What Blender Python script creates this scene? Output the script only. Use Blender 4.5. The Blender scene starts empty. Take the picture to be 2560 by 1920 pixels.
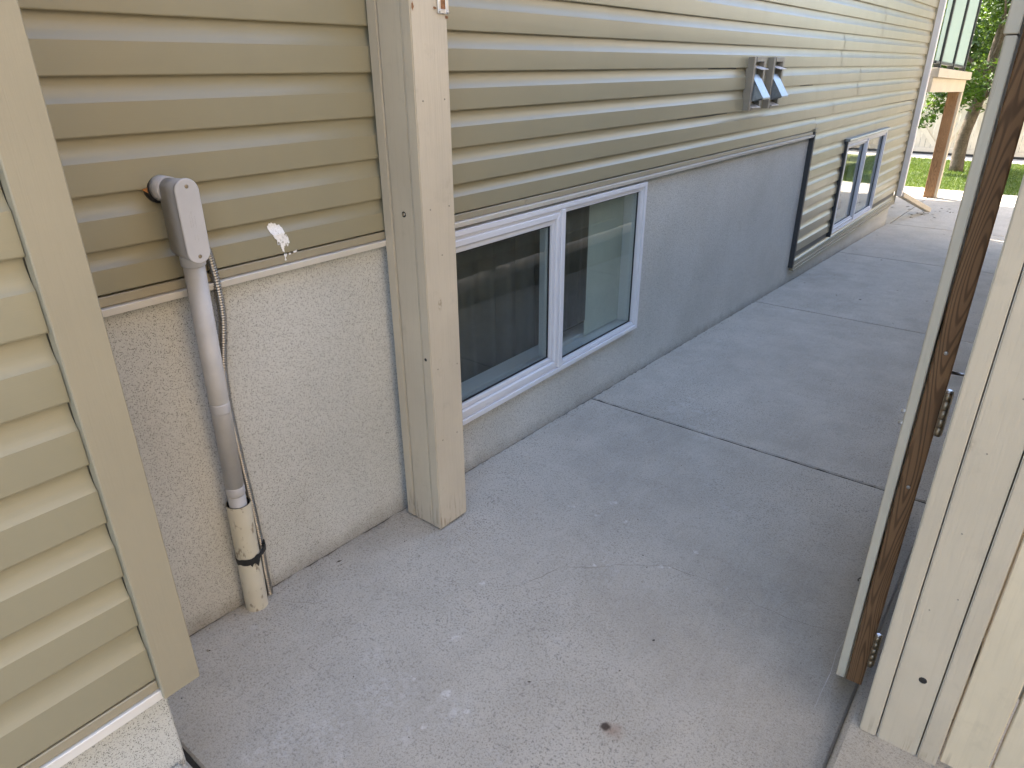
import bpy, bmesh, math, random
from mathutils import Vector, Matrix, noise
random.seed(7)
S = bpy.context.scene
COL = S.collection
R = math.radians

# ---------------------------------------------------------------- camera
cam_d = bpy.data.cameras.new('camera')
cam = bpy.data.objects.new('camera', cam_d)
COL.objects.link(cam)
S.camera = cam
cam_d.sensor_width = 36.0
cam_d.lens = 36.0 * 1713.1 / 2560.0
cam_d.clip_start = 0.02
cam_d.clip_end = 2000
PITCH, YAW, ROLL = 0.4334, 0.6675, -0.0060
fw = Vector((-math.sin(YAW), math.cos(YAW), 0)); rt = Vector((math.cos(YAW), math.sin(YAW), 0)); up = Vector((0, 0, 1))
f2 = fw * math.cos(PITCH) - up * math.sin(PITCH)
u2 = up * math.cos(PITCH) + fw * math.sin(PITCH)
r3 = rt * math.cos(ROLL) + u2 * math.sin(ROLL)
u3 = u2 * math.cos(ROLL) - rt * math.sin(ROLL)
m = Matrix((r3, u3, -f2)).transposed().to_4x4()
m.translation = (1.5974, 0, 1.4327)
cam.matrix_world = m

# ---------------------------------------------------------------- sky, sun, exposure
SUN_EL, SUN_H = R(56), Vector((-0.93, 0.36, 0)).normalized()
W = bpy.data.worlds.new('World'); S.world = W; W.use_nodes = True
wn = W.node_tree
bg = wn.nodes['Background']
sky = wn.nodes.new('ShaderNodeTexSky'); sky.sky_type = 'NISHITA'; sky.sun_disc = False
sky.sun_elevation = SUN_EL; sky.sun_rotation = math.atan2(SUN_H.x, SUN_H.y)
sky.dust_density = 1.6; sky.ozone_density = 1.0
wn.links.new(sky.outputs[0], bg.inputs[0]); bg.inputs[1].default_value = 0.15
sl = bpy.data.lights.new('sun', 'SUN'); sl.energy = 3.4; sl.angle = R(0.53); sl.color = (1.0, 0.93, 0.82)
sun = bpy.data.objects.new('sun', sl); COL.objects.link(sun)
sd = (SUN_H * math.cos(SUN_EL) + Vector((0, 0, math.sin(SUN_EL))))
sun.rotation_euler = sd.to_track_quat('Z', 'Y').to_euler(); sun.location = (-6, 8, 12)
S.view_settings.view_transform = 'Standard'; S.view_settings.look = 'None'
S.view_settings.exposure = 2.64; S.view_settings.gamma = 1.0
S.view_settings.use_white_balance = True; S.view_settings.white_balance_temperature = 6800; S.view_settings.white_balance_tint = 12
cy = S.cycles
cy.max_bounces = 7; cy.diffuse_bounces = 4; cy.glossy_bounces = 3; cy.transmission_bounces = 4; cy.transparent_max_bounces = 8
cy.caustics_reflective = False; cy.caustics_refractive = False; cy.use_adaptive_sampling = True; cy.adaptive_threshold = .02
S.view_settings.use_curve_mapping = False

# ---------------------------------------------------------------- node helpers
class NT:
    def __init__(s, name):
        s.m = bpy.data.materials.new(name); s.m.use_nodes = True
        s.t = s.m.node_tree; s.b = s.t.nodes['Principled BSDF']; s.out = s.t.nodes['Material Output']
    def n(s, kind, **kw):
        x = s.t.nodes.new('ShaderNode' + kind)
        for k, v in kw.items():
            if hasattr(x, k) and not k.startswith('i_'): setattr(x, k, v)
        return x
    def l(s, a, b): s.t.links.new(a, b)
    def pos(s):
        g = s.n('NewGeometry'); return g.outputs['Position']
    def mp(s, vec, scale=(1, 1, 1), loc=(0, 0, 0), rot=(0, 0, 0)):
        x = s.n('Mapping'); s.l(vec, x.inputs['Vector'])
        x.inputs['Scale'].default_value = scale; x.inputs['Location'].default_value = loc; x.inputs['Rotation'].default_value = rot
        return x.outputs[0]
    def noise(s, vec, scale, detail=4, rough=.55, dist=0):
        x = s.n('TexNoise'); s.l(vec, x.inputs['Vector'])
        x.inputs['Scale'].default_value = scale; x.inputs['Detail'].default_value = detail
        x.inputs['Roughness'].default_value = rough; x.inputs['Distortion'].default_value = dist
        return x.outputs['Fac']
    def ramp(s, fac, stops):
        x = s.n('ValToRGB'); s.l(fac, x.inputs[0])
        e = x.color_ramp.elements
        while len(e) < len(stops): e.new(.5)
        for el, (p, c) in zip(e, stops):
            el.position = p; el.color = (c, c, c, 1) if isinstance(c, (int, float)) else (*c, 1)
        return x.outputs[0]
    def mix(s, fac, a, b, mode='MIX'):
        x = s.n('Mix', data_type='RGBA', blend_type=mode)
        for sock, v in ((x.inputs[0], fac), (x.inputs[6], a), (x.inputs[7], b)):
            if hasattr(v, 'is_linked') or hasattr(v, 'links'): s.l(v, sock)
            elif isinstance(v, (int, float)): sock.default_value = v if sock == x.inputs[0] else (v, v, v, 1)
            else: sock.default_value = (*v, 1)
        return x.outputs[2]
    def math(s, op, a, b=None, c=None):
        x = s.n('Math', operation=op)
        for i, v in enumerate((a, b, c)):
            if v is None: continue
            if isinstance(v, (int, float)): x.inputs[i].default_value = v
            else: s.l(v, x.inputs[i])
        return x.outputs[0]
    def bump(s, h, strength, dist, prev=None):
        x = s.n('Bump'); s.l(h, x.inputs['Height']); x.inputs['Strength'].default_value = strength
        x.inputs['Distance'].default_value = dist
        if prev is not None: s.l(prev, x.inputs['Normal'])
        return x.outputs[0]
    def fin(s, col=None, rough=.5, normal=None, spec=.5, metal=0):
        if col is not None:
            if isinstance(col, tuple): s.b.inputs['Base Color'].default_value = (*col, 1)
            else: s.l(col, s.b.inputs['Base Color'])
        if isinstance(rough, (int, float)): s.b.inputs['Roughness'].default_value = rough
        else: s.l(rough, s.b.inputs['Roughness'])
        if normal is not None: s.l(normal, s.b.inputs['Normal'])
        s.b.inputs['Specular IOR Level'].default_value = spec
        s.b.inputs['Metallic'].default_value = metal
        return s.m
    def rnd(s):
        return s.n('ObjectInfo').outputs['Random']

def tint(c, k): return tuple(min(1, x * k) for x in c)

# ---------------------------------------------------------------- materials
def mat_siding():
    t = NT('vinyl_siding'); p = t.pos()
    grain = t.noise(t.mp(p, (60, 2.2, 330)), 1.0, 3, .6, .3)
    big = t.noise(p, 1.3, 3)
    base = (0.275, 0.248, 0.165)
    c = t.mix(t.ramp(big, [(.3, 0), (.7, 1)]), tint(base, .95), tint(base, 1.05))
    c = t.mix(t.math('MULTIPLY', t.rnd(), .5), c, tint(base, 1.07))
    dirt = t.noise(t.mp(p, (3, 2.2, .9)), 2.0, 3, .65)
    c = t.mix(t.math('MULTIPLY', t.ramp(dirt, [(.55, 0), (.8, 1)]), .22), c, (.215, .19, .135))
    c = t.mix(t.math('MULTIPLY', grain, .12), c, tint(base, .82))
    wav = t.noise(t.mp(p, (1, .9, 9)), 2.0, 2)
    b2 = t.bump(t.math('ADD', grain, t.math('MULTIPLY', wav, 2.2)), .16, .0012)
    r = t.math('ADD', t.math('MULTIPLY', dirt, .14), .25)
    return t.fin(c, r, b2, .5)
def mat_trim():
    t = NT('vinyl_trim'); p = t.pos()
    g = t.noise(t.mp(p, (200, 200, 9)), 1, 3, .6, .8)
    big = t.noise(p, 3, 3)
    base = (.305, .268, .188)
    c = t.mix(t.ramp(big, [(.3, 0), (.7, 1)]), tint(base, .93), tint(base, 1.06))
    c = t.mix(t.math('MULTIPLY', g, .25), c, tint(base, 1.16))
    return t.fin(c, .4, t.bump(g, .22, .0015), .45)
def mat_stucco():
    t = NT('parged_stucco'); p = t.pos()
    mid = t.noise(p, 110, 2, .6); big = t.noise(p, 2.2, 2)
    c = t.mix(t.ramp(big, [(.3, 0), (.7, 1)]), (.48, .475, .44), (.56, .555, .52))
    stain = t.noise(t.mp(p, (2, 2, .6)), 3, 3, .6)
    c = t.mix(t.math('MULTIPLY', t.ramp(stain, [(.52, 0), (.75, 1)]), .14), c, (.46, .405, .33))
    sp = t.n('TexVoronoi'); t.l(t.mp(p, (1, 1, 1)), sp.inputs['Vector']); sp.inputs['Scale'].default_value = 270
    spk = t.math('MULTIPLY', t.ramp(sp.outputs['Distance'], [(.22, 1), (.42, 0)]), t.ramp(t.noise(p, 120, 2), [(.40, 0), (.52, 1)]))
    spk2 = t.ramp(t.noise(t.mp(p, (1, 1, 1)), 400, 2, .7), [(.58, 0), (.66, 1)])
    spk = t.math('MAXIMUM', spk, t.math('MULTIPLY', spk2, .75))
    c = t.mix(t.math('MULTIPLY', spk, .85), c, (.09, .086, .074))
    # splash dirt just above the slab
    sx = t.n('SeparateXYZ'); t.l(p, sx.inputs[0])
    hz = t.math('ADD', sx.outputs[2], t.math('MULTIPLY', sx.outputs[1], .0369))
    hz = t.math('ADD', hz, t.math('MULTIPLY', t.noise(p, 14, 4), .09))
    d = t.ramp(hz, [(.035, 1), (.11, 0)])
    c = t.mix(t.math('MULTIPLY', d, .55), c, (.20, .18, .145))
    return t.fin(c, .9, t.bump(mid, .4, .003), .2)
CONC_SPOTS = []
def mat_concrete(name, spots=(), rust=(), base=(.49, .455, .39), scuffs=()):
    t = NT(name); p = t.pos()
    big = t.noise(p, .9, 3, .6); med = t.noise(p, 4.5, 4, .65); fine = t.noise(p, 170, 2, .7); fine2 = t.noise(p, 430, 1, .7)
    c = t.mix(t.ramp(big, [(.3, 0), (.7, 1)]), tint(base, .80), tint(base, 1.05))
    c = t.mix(t.math('MULTIPLY', t.ramp(med, [(.38, 0), (.7, 1)]), .5), c, tint(base, 1.18))
    blot = t.noise(t.mp(p, (1, .55, 1), (3.1, 1.7, 0)), 2.1, 4, .68)
    c = t.mix(t.math('MULTIPLY', t.ramp(blot, [(.5, 0), (.68, 1)]), .34), c, (.32, .295, .25))
    # exposed sand and small aggregate
    c = t.mix(t.math('MULTIPLY', t.ramp(fine, [(.33, 1), (.47, 0)]), t.math('ADD', .38, t.math('MULTIPLY', t.ramp(big, [(.40, 0), (.62, 1)]), .5))), c, (.15, .14, .13))
    c = t.mix(t.math('MULTIPLY', t.ramp(fine2, [(.38, 1), (.48, 0)]), .36), c, (.17, .16, .15))
    c = t.mix(t.math('MULTIPLY', t.ramp(fine, [(.62, 0), (.74, 1)]), .30), c, (.60, .585, .56))
    pit = t.n('TexVoronoi'); t.l(p, pit.inputs['Vector']); pit.inputs['Scale'].default_value = 75
    pits = t.math('MULTIPLY', t.ramp(pit.outputs['Distance'], [(.07, 1), (.15, 0)]), t.ramp(t.noise(p, 30, 2), [(.5, 0), (.62, 1)]))
    c = t.mix(t.math('MULTIPLY', pits, .8), c, (.07, .062, .055))
    # chalky lime scuffs
    sc = t.math('MULTIPLY', t.ramp(t.noise(p, 16, 4, .75), [(.57, 0), (.66, 1)]), t.ramp(t.noise(p, 1.9, 3, .5), [(.52, 0), (.66, 1)]))
    c = t.mix(t.math('MULTIPLY', sc, .35), c, (.60, .60, .60))
    trowel = t.noise(t.mp(p, (9, 1.2, 1), rot=(0, 0, .5)), 3, 3, .7, 1.5)
    c = t.mix(t.math('MULTIPLY', t.ramp(trowel, [(.5, 0), (.75, 1)]), .16), c, (.56, .55, .54))
    nz = t.n('TexNoise'); t.l(p, nz.inputs['Vector']); nz.inputs['Scale'].default_value = 34; nz.inputs['Detail'].default_value = 3
    off = t.n('VectorMath', operation='MULTIPLY_ADD'); t.l(nz.outputs['Color'], off.inputs[0]); off.inputs[1].default_value = (.03, .03, 0); t.l(p, off.inputs[2])
    def blob(x, y, r, soft=.6):
        cc = t.n('CombineXYZ'); cc.inputs[0].default_value = x + .015; cc.inputs[1].default_value = y + .015
        sx = t.n('VectorMath', operation='MULTIPLY'); t.l(off.outputs[0], sx.inputs[0]); sx.inputs[1].default_value = (1, 1, 0)
        dd = t.n('VectorMath', operation='DISTANCE'); t.l(sx.outputs[0], dd.inputs[0]); t.l(cc.outputs[0], dd.inputs[1])
        mr = t.n('MapRange'); t.l(dd.outputs['Value'], mr.inputs[0])
        mr.inputs[1].default_value = r; mr.inputs[2].default_value = r * soft; mr.inputs[3].default_value = 0; mr.inputs[4].default_value = 1
        return mr.outputs[0]
    acc = None
    for (x, y, r) in spots:
        bl = blob(x, y, r); acc = bl if acc is None else t.math('MAXIMUM', acc, bl)
    if acc is not None:
        brk = t.ramp(t.noise(p, 60, 4, .7), [(.40, 0), (.56, 1)])
        c = t.mix(t.math('MULTIPLY', t.math('MULTIPLY', acc, brk), .6), c, (.68, .67, .65))
    acc = None
    for (x, y, r) in scuffs:
        bl = blob(x, y, r, .05); acc = bl if acc is None else t.math('MAXIMUM', acc, bl)
    if acc is not None:
        brk = t.ramp(t.noise(p, 45, 5, .8), [(.47, 0), (.62, 1)])
        c = t.mix(t.math('MULTIPLY', t.math('MULTIPLY', acc, brk), .42), c, (.70, .70, .69))
    for (x, y, r) in rust:
        c = t.mix(t.math('MULTIPLY', blob(x + .02, y, r * 2.3, .1), .5), c, (.27, .15, .085))
        c = t.mix(t.math('MULTIPLY', blob(x, y, r, .5), .9), c, (.045, .03, .022))
    rg = t.math('SUBTRACT', .86, t.math('MULTIPLY', t.ramp(med, [(.35, 0), (.7, 1)]), .22))
    return t.fin(c, rg, t.bump(fine, .3, .0014), .35)
def mat_paint(name, base, axis='z', wear=.5):
    """painted softwood: grain relief, hairline checks, knots, worn paint near the ends"""
    t = NT(name); p = t.pos()
    rn = t.n('VectorMath', operation='MULTIPLY_ADD'); ob = t.n('ObjectInfo')
    cx = t.n('CombineXYZ')
    for i in range(3): t.l(ob.outputs['Random'], cx.inputs[i])
    t.l(cx.outputs[0], rn.inputs[0]); rn.inputs[1].default_value = (7.3, 3.1, 9.7); t.l(p, rn.inputs[2])
    q = rn.outputs[0]
    st = {'z': (1, 1, .035), 'y': (1, .035, 1), 'x': (.035, 1, 1)}[axis]
    g = t.noise(t.mp(q, tuple(k * 150 for k in st)), 1, 4, .65, .5)
    g2 = t.noise(t.mp(q, tuple(k * 60 for k in st)), 1, 3, .6, 1.2)
    big = t.noise(q, 3.5, 4)
    c = t.mix(t.ramp(big, [(.3, 0), (.7, 1)]), tint(base, .9), tint(base, 1.05))
    c = t.mix(t.math('MULTIPLY', t.ramp(g, [(.35, 1), (.5, 0)]), .18), c, tint(base, .72))
    ck = t.math('MULTIPLY', t.ramp(g2, [(.275, 1), (.315, 0)]), t.ramp(t.noise(q, 5, 3), [(.48, 0), (.6, 1)]))
    c = t.mix(t.math('MULTIPLY', ck, wear), c, (.16, .11, .065))
    sx = t.n('SeparateXYZ'); t.l(p, sx.inputs[0])
    hz = t.math('ADD', sx.outputs[2], t.math('MULTIPLY', sx.outputs[1], .0369))
    foot = t.ramp(t.math('ADD', hz, .3), [(.3, 1), (.43, 0)])
    bare = t.math('MULTIPLY', foot, t.math('MULTIPLY', t.ramp(g2, [(.40, 1), (.46, 0)]), t.ramp(t.noise(q, 14, 3), [(.46, 0), (.58, 1)])))
    c = t.mix(t.math('MULTIPLY', bare, .75), c, (.19, .13, .08))
    dirt = t.noise(q, 11, 4, .7)
    c = t.mix(t.math('MULTIPLY', t.ramp(dirt, [(.6, 0), (.78, 1)]), .3), c, tint(base, .55))
    kn = t.n('TexVoronoi'); t.l(t.mp(q, (5, 5, 2.2)), kn.inputs['Vector']); kn.inputs['Scale'].default_value = 1.3
    kk = t.math('MULTIPLY', t.ramp(kn.outputs['Distance'], [(.035, 1), (.075, 0)]), t.ramp(t.noise(q, 130, 3), [(.4, 0), (.55, 1)]))
    c = t.mix(t.math('MULTIPLY', kk, .7), c, (.24, .18, .11))
    return t.fin(c, .5, t.bump(g, .5, .0018), .4)
def mat_rawwood(name, dark, light, scale=1.0):
    t = NT(name); p = t.pos()
    n0 = t.noise(t.mp(p, (17 * scale, 17 * scale, 1.5 * scale), (1.3, 4.7, 2.2)), 1, 1.5, .4)
    wv = t.math('ADD', t.math('MULTIPLY', t.math('SINE', t.math('MULTIPLY', n0, 185)), .5), .5)
    f = t.noise(t.mp(p, (260, 260, 9)), 1, 3, .7, .5)
    c = t.mix(t.ramp(wv, [(.05, 0), (.55, 1)]), dark, light)
    c = t.mix(t.math('MULTIPLY', f, .5), c, tint(dark, .8))
    c = t.mix(t.math('MULTIPLY', t.ramp(t.noise(p, 6, 4), [(.4, 0), (.75, 1)]), .4), c, tint(dark, .7))
    return t.fin(c, .7, t.bump(wv, .25, .001), .25)
def mat_plain(name, col, rough, metal=0, spec=.5, var=.12, scale=20, bump=0.0):
    t = NT(name); p = t.pos()
    n = t.noise(p, scale, 4, .6)
    c = t.mix(t.ramp(n, [(.3, 0), (.7, 1)]), tint(col, 1 - var), tint(col, 1 + var))
    r = t.math('ADD', t.math('MULTIPLY', t.noise(p, scale * 2.5, 3), .2), rough - .1)
    return t.fin(c, r, t.bump(n, bump, .002) if bump else None, spec, metal)
def mat_sleeve():
    t = NT('sleeve_pvc'); p = t.pos()
    c = t.mix(t.ramp(t.noise(p, 9, 3), [(.3, 0), (.7, 1)]), (.56, .515, .40), (.62, .58, .47))
    s = t.math('MULTIPLY', t.ramp(t.noise(t.mp(p, (1, 1, .5)), 48, 4, .65), [(.56, 0), (.62, 1)]), t.ramp(t.noise(p, 13, 2), [(.42, 0), (.52, 1)]))
    c = t.mix(t.math('MULTIPLY', s, .75), c, (.20, .15, .10))
    return t.fin(c, .4, None, .5)
def mat_glass(name, tintc, rough=.0):
    t = NT(name)
    tr = t.n('BsdfTransparent'); tr.inputs[0].default_value = (*tintc, 1)
    gl = t.n('BsdfGlossy'); gl.inputs['Roughness'].default_value = rough; gl.inputs[0].default_value = (1, 1, 1, 1)
    lw = t.n('LayerWeight'); lw.inputs[0].default_value = .5
    sch = t.math('ADD', t.math('MULTIPLY', t.math('POWER', lw.outputs['Facing'], 5), .93), .07)
    nz = t.noise(t.pos(), 2.4, 2); t.l(t.bump(nz, .03, .02), gl.inputs['Normal'])
    mx = t.n('MixShader'); t.l(sch, mx.inputs[0]); t.l(tr.outputs[0], mx.inputs[1]); t.l(gl.outputs[0], mx.inputs[2])
    t.l(mx.outputs[0], t.out.inputs[0]); t.t.nodes.remove(t.b); return t.m
def mat_frosted():
    t = NT('frosted_glass')
    tr = t.n('BsdfTranslucent'); tr.inputs[0].default_value = (.43, .52, .49, 1)
    df = t.n('BsdfDiffuse'); df.inputs[0].default_value = (.43, .52, .49, 1)
    gl = t.n('BsdfGlossy'); gl.inputs['Roughness'].default_value = .25
    v = t.n('TexVoronoi'); t.l(t.mp(t.pos(), (1, 26, 26)), v.inputs['Vector']); v.inputs['Scale'].default_value = 1
    bm_ = t.bump(v.outputs['Distance'], .4, .01); t.l(bm_, gl.inputs['Normal']); t.l(bm_, df.inputs['Normal'])
    a = t.n('MixShader'); a.inputs[0].default_value = .5; t.l(tr.outputs[0], a.inputs[1]); t.l(df.outputs[0], a.inputs[2])
    b = t.n('MixShader'); b.inputs[0].default_value = .1; t.l(a.outputs[0], b.inputs[1]); t.l(gl.outputs[0], b.inputs[2])
    t.l(b.outputs[0], t.out.inputs[0]); t.t.nodes.remove(t.b); return t.m
def mat_leaf(name, a, b, tr=.45):
    t = NT(name); p = t.pos()
    v = t.n('TexVoronoi'); t.l(p, v.inputs['Vector']); v.inputs['Scale'].default_value = 14
    sx = t.n('SeparateColor'); t.l(v.outputs['Color'], sx.inputs[0])
    c = t.mix(sx.outputs[0], a, b)
    df = t.n('BsdfPrincipled'); t.l(c, df.inputs['Base Color']); df.inputs['Roughness'].default_value = .45
    tl = t.n('BsdfTranslucent'); t.l(t.mix(.5, c, (.22, .34, .03)), tl.inputs[0])
    mx = t.n('MixShader'); mx.inputs[0].default_value = tr
    t.l(df.outputs[0], mx.inputs[1]); t.l(tl.outputs[0], mx.inputs[2]); t.l(mx.outputs[0], t.out.inputs[0]); t.t.nodes.remove(t.b); return t.m
def mat_bark():
    t = NT('bark'); p = t.pos()
    n = t.noise(t.mp(p, (1, 1, .5)), 26, 6, .7, .6)
    rings = t.noise(t.mp(p, (6, 6, 60)), 1, 3)
    c = t.mix(t.ramp(n, [(.3, 0), (.7, 1)]), (.085, .066, .05), (.23, .19, .15))
    c = t.mix(t.math('MULTIPLY', t.ramp(rings, [(.5, 0), (.7, 1)]), .4), c, (.06, .048, .038))
    return t.fin(c, .9, t.bump(n, .7, .012), .2)

CREAM = (.53, .46, .35)
M = {
    'siding': mat_siding(), 'trim': mat_trim(), 'stucco': mat_stucco(),
    'cream': mat_paint('painted_wood', CREAM, 'z', .8),
    'cream_y': mat_paint('painted_boards', (.63, .545, .395), 'z', .8),
    'cream_h': mat_paint('painted_rail', CREAM, 'y', .6),
    'cream_f': mat_paint('painted_far_boards', (.66, .60, .50), 'z', .5),
    'raw': mat_rawwood('raw_stained_wood', (.115, .060, .028), (.25, .135, .064)),
    'cedar': mat_rawwood('cedar_wood', (.20, .11, .055), (.37, .225, .12), .8),
    'white': mat_plain('white_vinyl', (.66, .66, .69), .38, var=.03, scale=3),
    'flash': mat_plain('white_metal_flashing', (.66, .63, .58), .35, var=.06, scale=6),
    'black': mat_plain('black_rubber', (.012, .012, .012), .5),
    'dark': mat_plain('dark_metal_trim', (.045, .047, .05), .5, spec=.4),
    'grey_pvc': mat_plain('grey_pvc', (.47, .465, .47), .45, var=.07, scale=7, bump=.05),
    'grey_pvc2': mat_plain('grey_pvc_light', (.46, .45, .44), .42, var=.12, scale=9),
    'sleeve': mat_sleeve(),
    'steel': mat_plain('steel', (.36, .34, .31), .36, metal=1, scale=40),
    'galv': mat_plain('galvanised_steel', (.34, .38, .42), .38, metal=.85, scale=60, var=.15),
    'taupe': mat_plain('taupe_plastic', (.26, .235, .19), .5),
    'brass': mat_plain('hinge_metal', (.34, .28, .20), .42, metal=.85, scale=50, var=.25),
    'zinc': mat_plain('zinc_plate', (.62, .62, .63), .33, metal=1, scale=30),
    'rust': mat_plain('rust_stain', (.26, .12, .05), .85, scale=120, var=.4),
    'room': mat_plain('room_paint', (.14, .145, .14), .9, scale=2),
    'curtain': mat_plain('curtain_cloth', (.12, .12, .125), .95, scale=8),
    'blind': mat_plain('pale_blind', (.50, .54, .51), .9, scale=4),
    'osb': mat_plain('orange_sheathing', (.33, .14, .04), .9, scale=200, var=.3),
    'splat': mat_plain('white_splash', (.82, .81, .79), .6, scale=200, var=.1, bump=.5),
    'glass': mat_glass('window_glass', (.86, .90, .88)),
    'frost': mat_frosted(), 'blackmetal': mat_plain('black_railing', (.02, .025, .025), .45),
    'leaf': mat_leaf('tree_leaf', (.020, .060, .008), (.065, .14, .016)),
    'leaf2': mat_leaf('far_leaf', (.025, .06, .012), (.065, .115, .022)),
    'grassm': mat_leaf('grass_blade', (.07, .125, .02), (.14, .20, .04), .3),
    'soil': mat_plain('lawn_soil', (.11, .13, .04), .95, scale=30, var=.3),
    'earth': mat_plain('earth', (.20, .19, .15), .95, scale=4, var=.2),
    'litter': mat_plain('dry_litter', (.05, .035, .022), .8, scale=90, var=.4),
    'grit': mat_plain('grit', (.34, .32, .29), .9, scale=150, var=.4),
    'gravel': mat_plain('pale_gravel', (.48, .46, .43), .9, scale=120, var=.3, bump=.6),
    'joint': mat_plain('joint_dirt', (.035, .032, .028), .95, scale=60, var=.4),
    'dirt': mat_plain('wall_foot_dirt', (.13, .115, .095), .95, scale=80, var=.4),
    'scratch': mat_plain('chalk_scratch', (.60, .59, .58), .9, scale=300, var=.2),
    'roof': mat_plain('roof_shingle', (.10, .095, .09), .9, scale=30),
    'bounce_neighbour': mat_plain('bounce_neighbour_siding', (.62, .52, .39), .6, scale=3),  # walls of the added unseen houses, toned to bounce warm light
    'soffit': mat_plain('soffit', (.60, .56, .48), .6, scale=3),
    'bark': mat_bark(),
    'downspout': mat_plain('white_downspout', (.70, .69, .69), .4, var=.04, scale=4),
}

# ---------------------------------------------------------------- object helpers
LOC = {}
def root(name, loc, label, cat, group=None, kind=None):
    o = bpy.data.objects.new(name, None); o.empty_display_size = .1
    o.location = loc; COL.objects.link(o); LOC[o] = Vector(loc)
    tag(o, label, cat, group, kind); return o
def tag(o, label=None, cat=None, group=None, kind=None):
    if label: o['label'] = label
    if cat: o['category'] = cat
    if group: o['group'] = group
    if kind: o['kind'] = kind
    return o
def link(name, me, mat, parent=None, origin=None):
    """me in world coordinates; its origin is moved to the middle of its foot"""
    vs = me.vertices
    if origin is None:
        xs = [v.co.x for v in vs]; ys = [v.co.y for v in vs]; zs = [v.co.z for v in vs]
        origin = Vector(((min(xs) + max(xs)) / 2, (min(ys) + max(ys)) / 2, min(zs)))
    me.transform(Matrix.Translation(-origin))
    if mat is not None:
        for mm in (mat if isinstance(mat, (list, tuple)) else [mat]): me.materials.append(M[mm])
    o = bpy.data.objects.new(name, me); COL.objects.link(o)
    LOC[o] = origin.copy()
    if parent is not None:
        o.parent = parent; o.location = origin - LOC[parent]
    else: o.location = origin
    return o
def bm_obj(name, bm, mat, parent=None, smooth=False, bevel=0, seg=1):
    if bevel: bmesh.ops.bevel(bm, geom=list(bm.edges), offset=bevel, segments=seg, affect='EDGES', clamp_overlap=True)
    me = bpy.data.meshes.new(name); bm.to_mesh(me); bm.free()
    if smooth:
        for p in me.polygons: p.use_smooth = True
    return link(name, me, mat, parent)
def add_box(bm, x0, x1, y0, y1, z0, z1, mi=0):
    v = [bm.verts.new(c) for c in ((x0, y0, z0), (x1, y0, z0), (x1, y1, z0), (x0, y1, z0), (x0, y0, z1), (x1, y0, z1), (x1, y1, z1), (x0, y1, z1))]
    for f in ((0, 3, 2, 1), (4, 5, 6, 7), (0, 1, 5, 4), (1, 2, 6, 5), (2, 3, 7, 6), (3, 0, 4, 7)):
        fa = bm.faces.new([v[i] for i in f]); fa.material_index = mi
    return v
def box(name, b, mat, parent=None, bevel=0, seg=1):
    bm = bmesh.new(); add_box(bm, *b); return bm_obj(name, bm, mat, parent, bevel=bevel, seg=seg)
def hexa(bm, pts, mi=0):
    v = [bm.verts.new(c) for c in pts]
    for f in ((0, 3, 2, 1), (4, 5, 6, 7), (0, 1, 5, 4), (1, 2, 6, 5), (2, 3, 7, 6), (3, 0, 4, 7)):
        bm.faces.new([v[i] for i in f]).material_index = mi
def add_tube(bm, pts, rad, sides=14, cap=True):
    """pts: list of Vector, rad: float or list"""
    n = len(pts); rings = []
    ref = Vector((0.31, .87, .2)).normalized()
    for i, p in enumerate(pts):
        d = (pts[min(i + 1, n - 1)] - pts[max(i - 1, 0)]).normalized()
        a = d.cross(ref).normalized(); b = d.cross(a).normalized()
        r = rad[i] if isinstance(rad, (list, tuple)) else rad
        rings.append([bm.verts.new(p + (a * math.cos(t) + b * math.sin(t)) * r) for t in (2 * math.pi * k / sides for k in range(sides))])
    for i in range(n - 1):
        for k in range(sides):
            f = bm.faces.new((rings[i][k], rings[i][(k + 1) % sides], rings[i + 1][(k + 1) % sides], rings[i + 1][k])); f.smooth = True
    if cap:
        bm.faces.new(rings[0]); bm.faces.new(list(reversed(rings[-1])))
    return rings
def tube(name, pts, rad, mat, parent=None, sides=14, cap=True):
    bm = bmesh.new(); add_tube(bm, [Vector(p) for p in pts], rad, sides, cap)
    bmesh.ops.recalc_face_normals(bm, faces=list(bm.faces))
    return bm_obj(name, bm, mat, parent)
def gz(y):           # height of the concrete walk: it falls away along the house
    if y < -2: return 0.074
    if y < 9.6: return -0.0369 * y
    return max(-.40, -.354 - (y - 9.6) * .019)

# ---------------------------------------------------------------- ground
def sheet(name, xs, ys, zf, mat, **kw):
    bm = bmesh.new(); g = [[bm.verts.new((x, y, zf(x, y))) for x in xs] for y in ys]
    for j in range(len(ys) - 1):
        for i in range(len(xs) - 1): bm.faces.new((g[j][i], g[j][i + 1], g[j + 1][i + 1], g[j + 1][i]))
    o = bm_obj(name, bm, mat); tag(o, kind='structure'); return o
sheet('ground', [-400, -20, 20, 400], [-400, -8, -2, 9.6, 12, 40, 600], lambda x, y: gz(y) - .14, 'earth')

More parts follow.
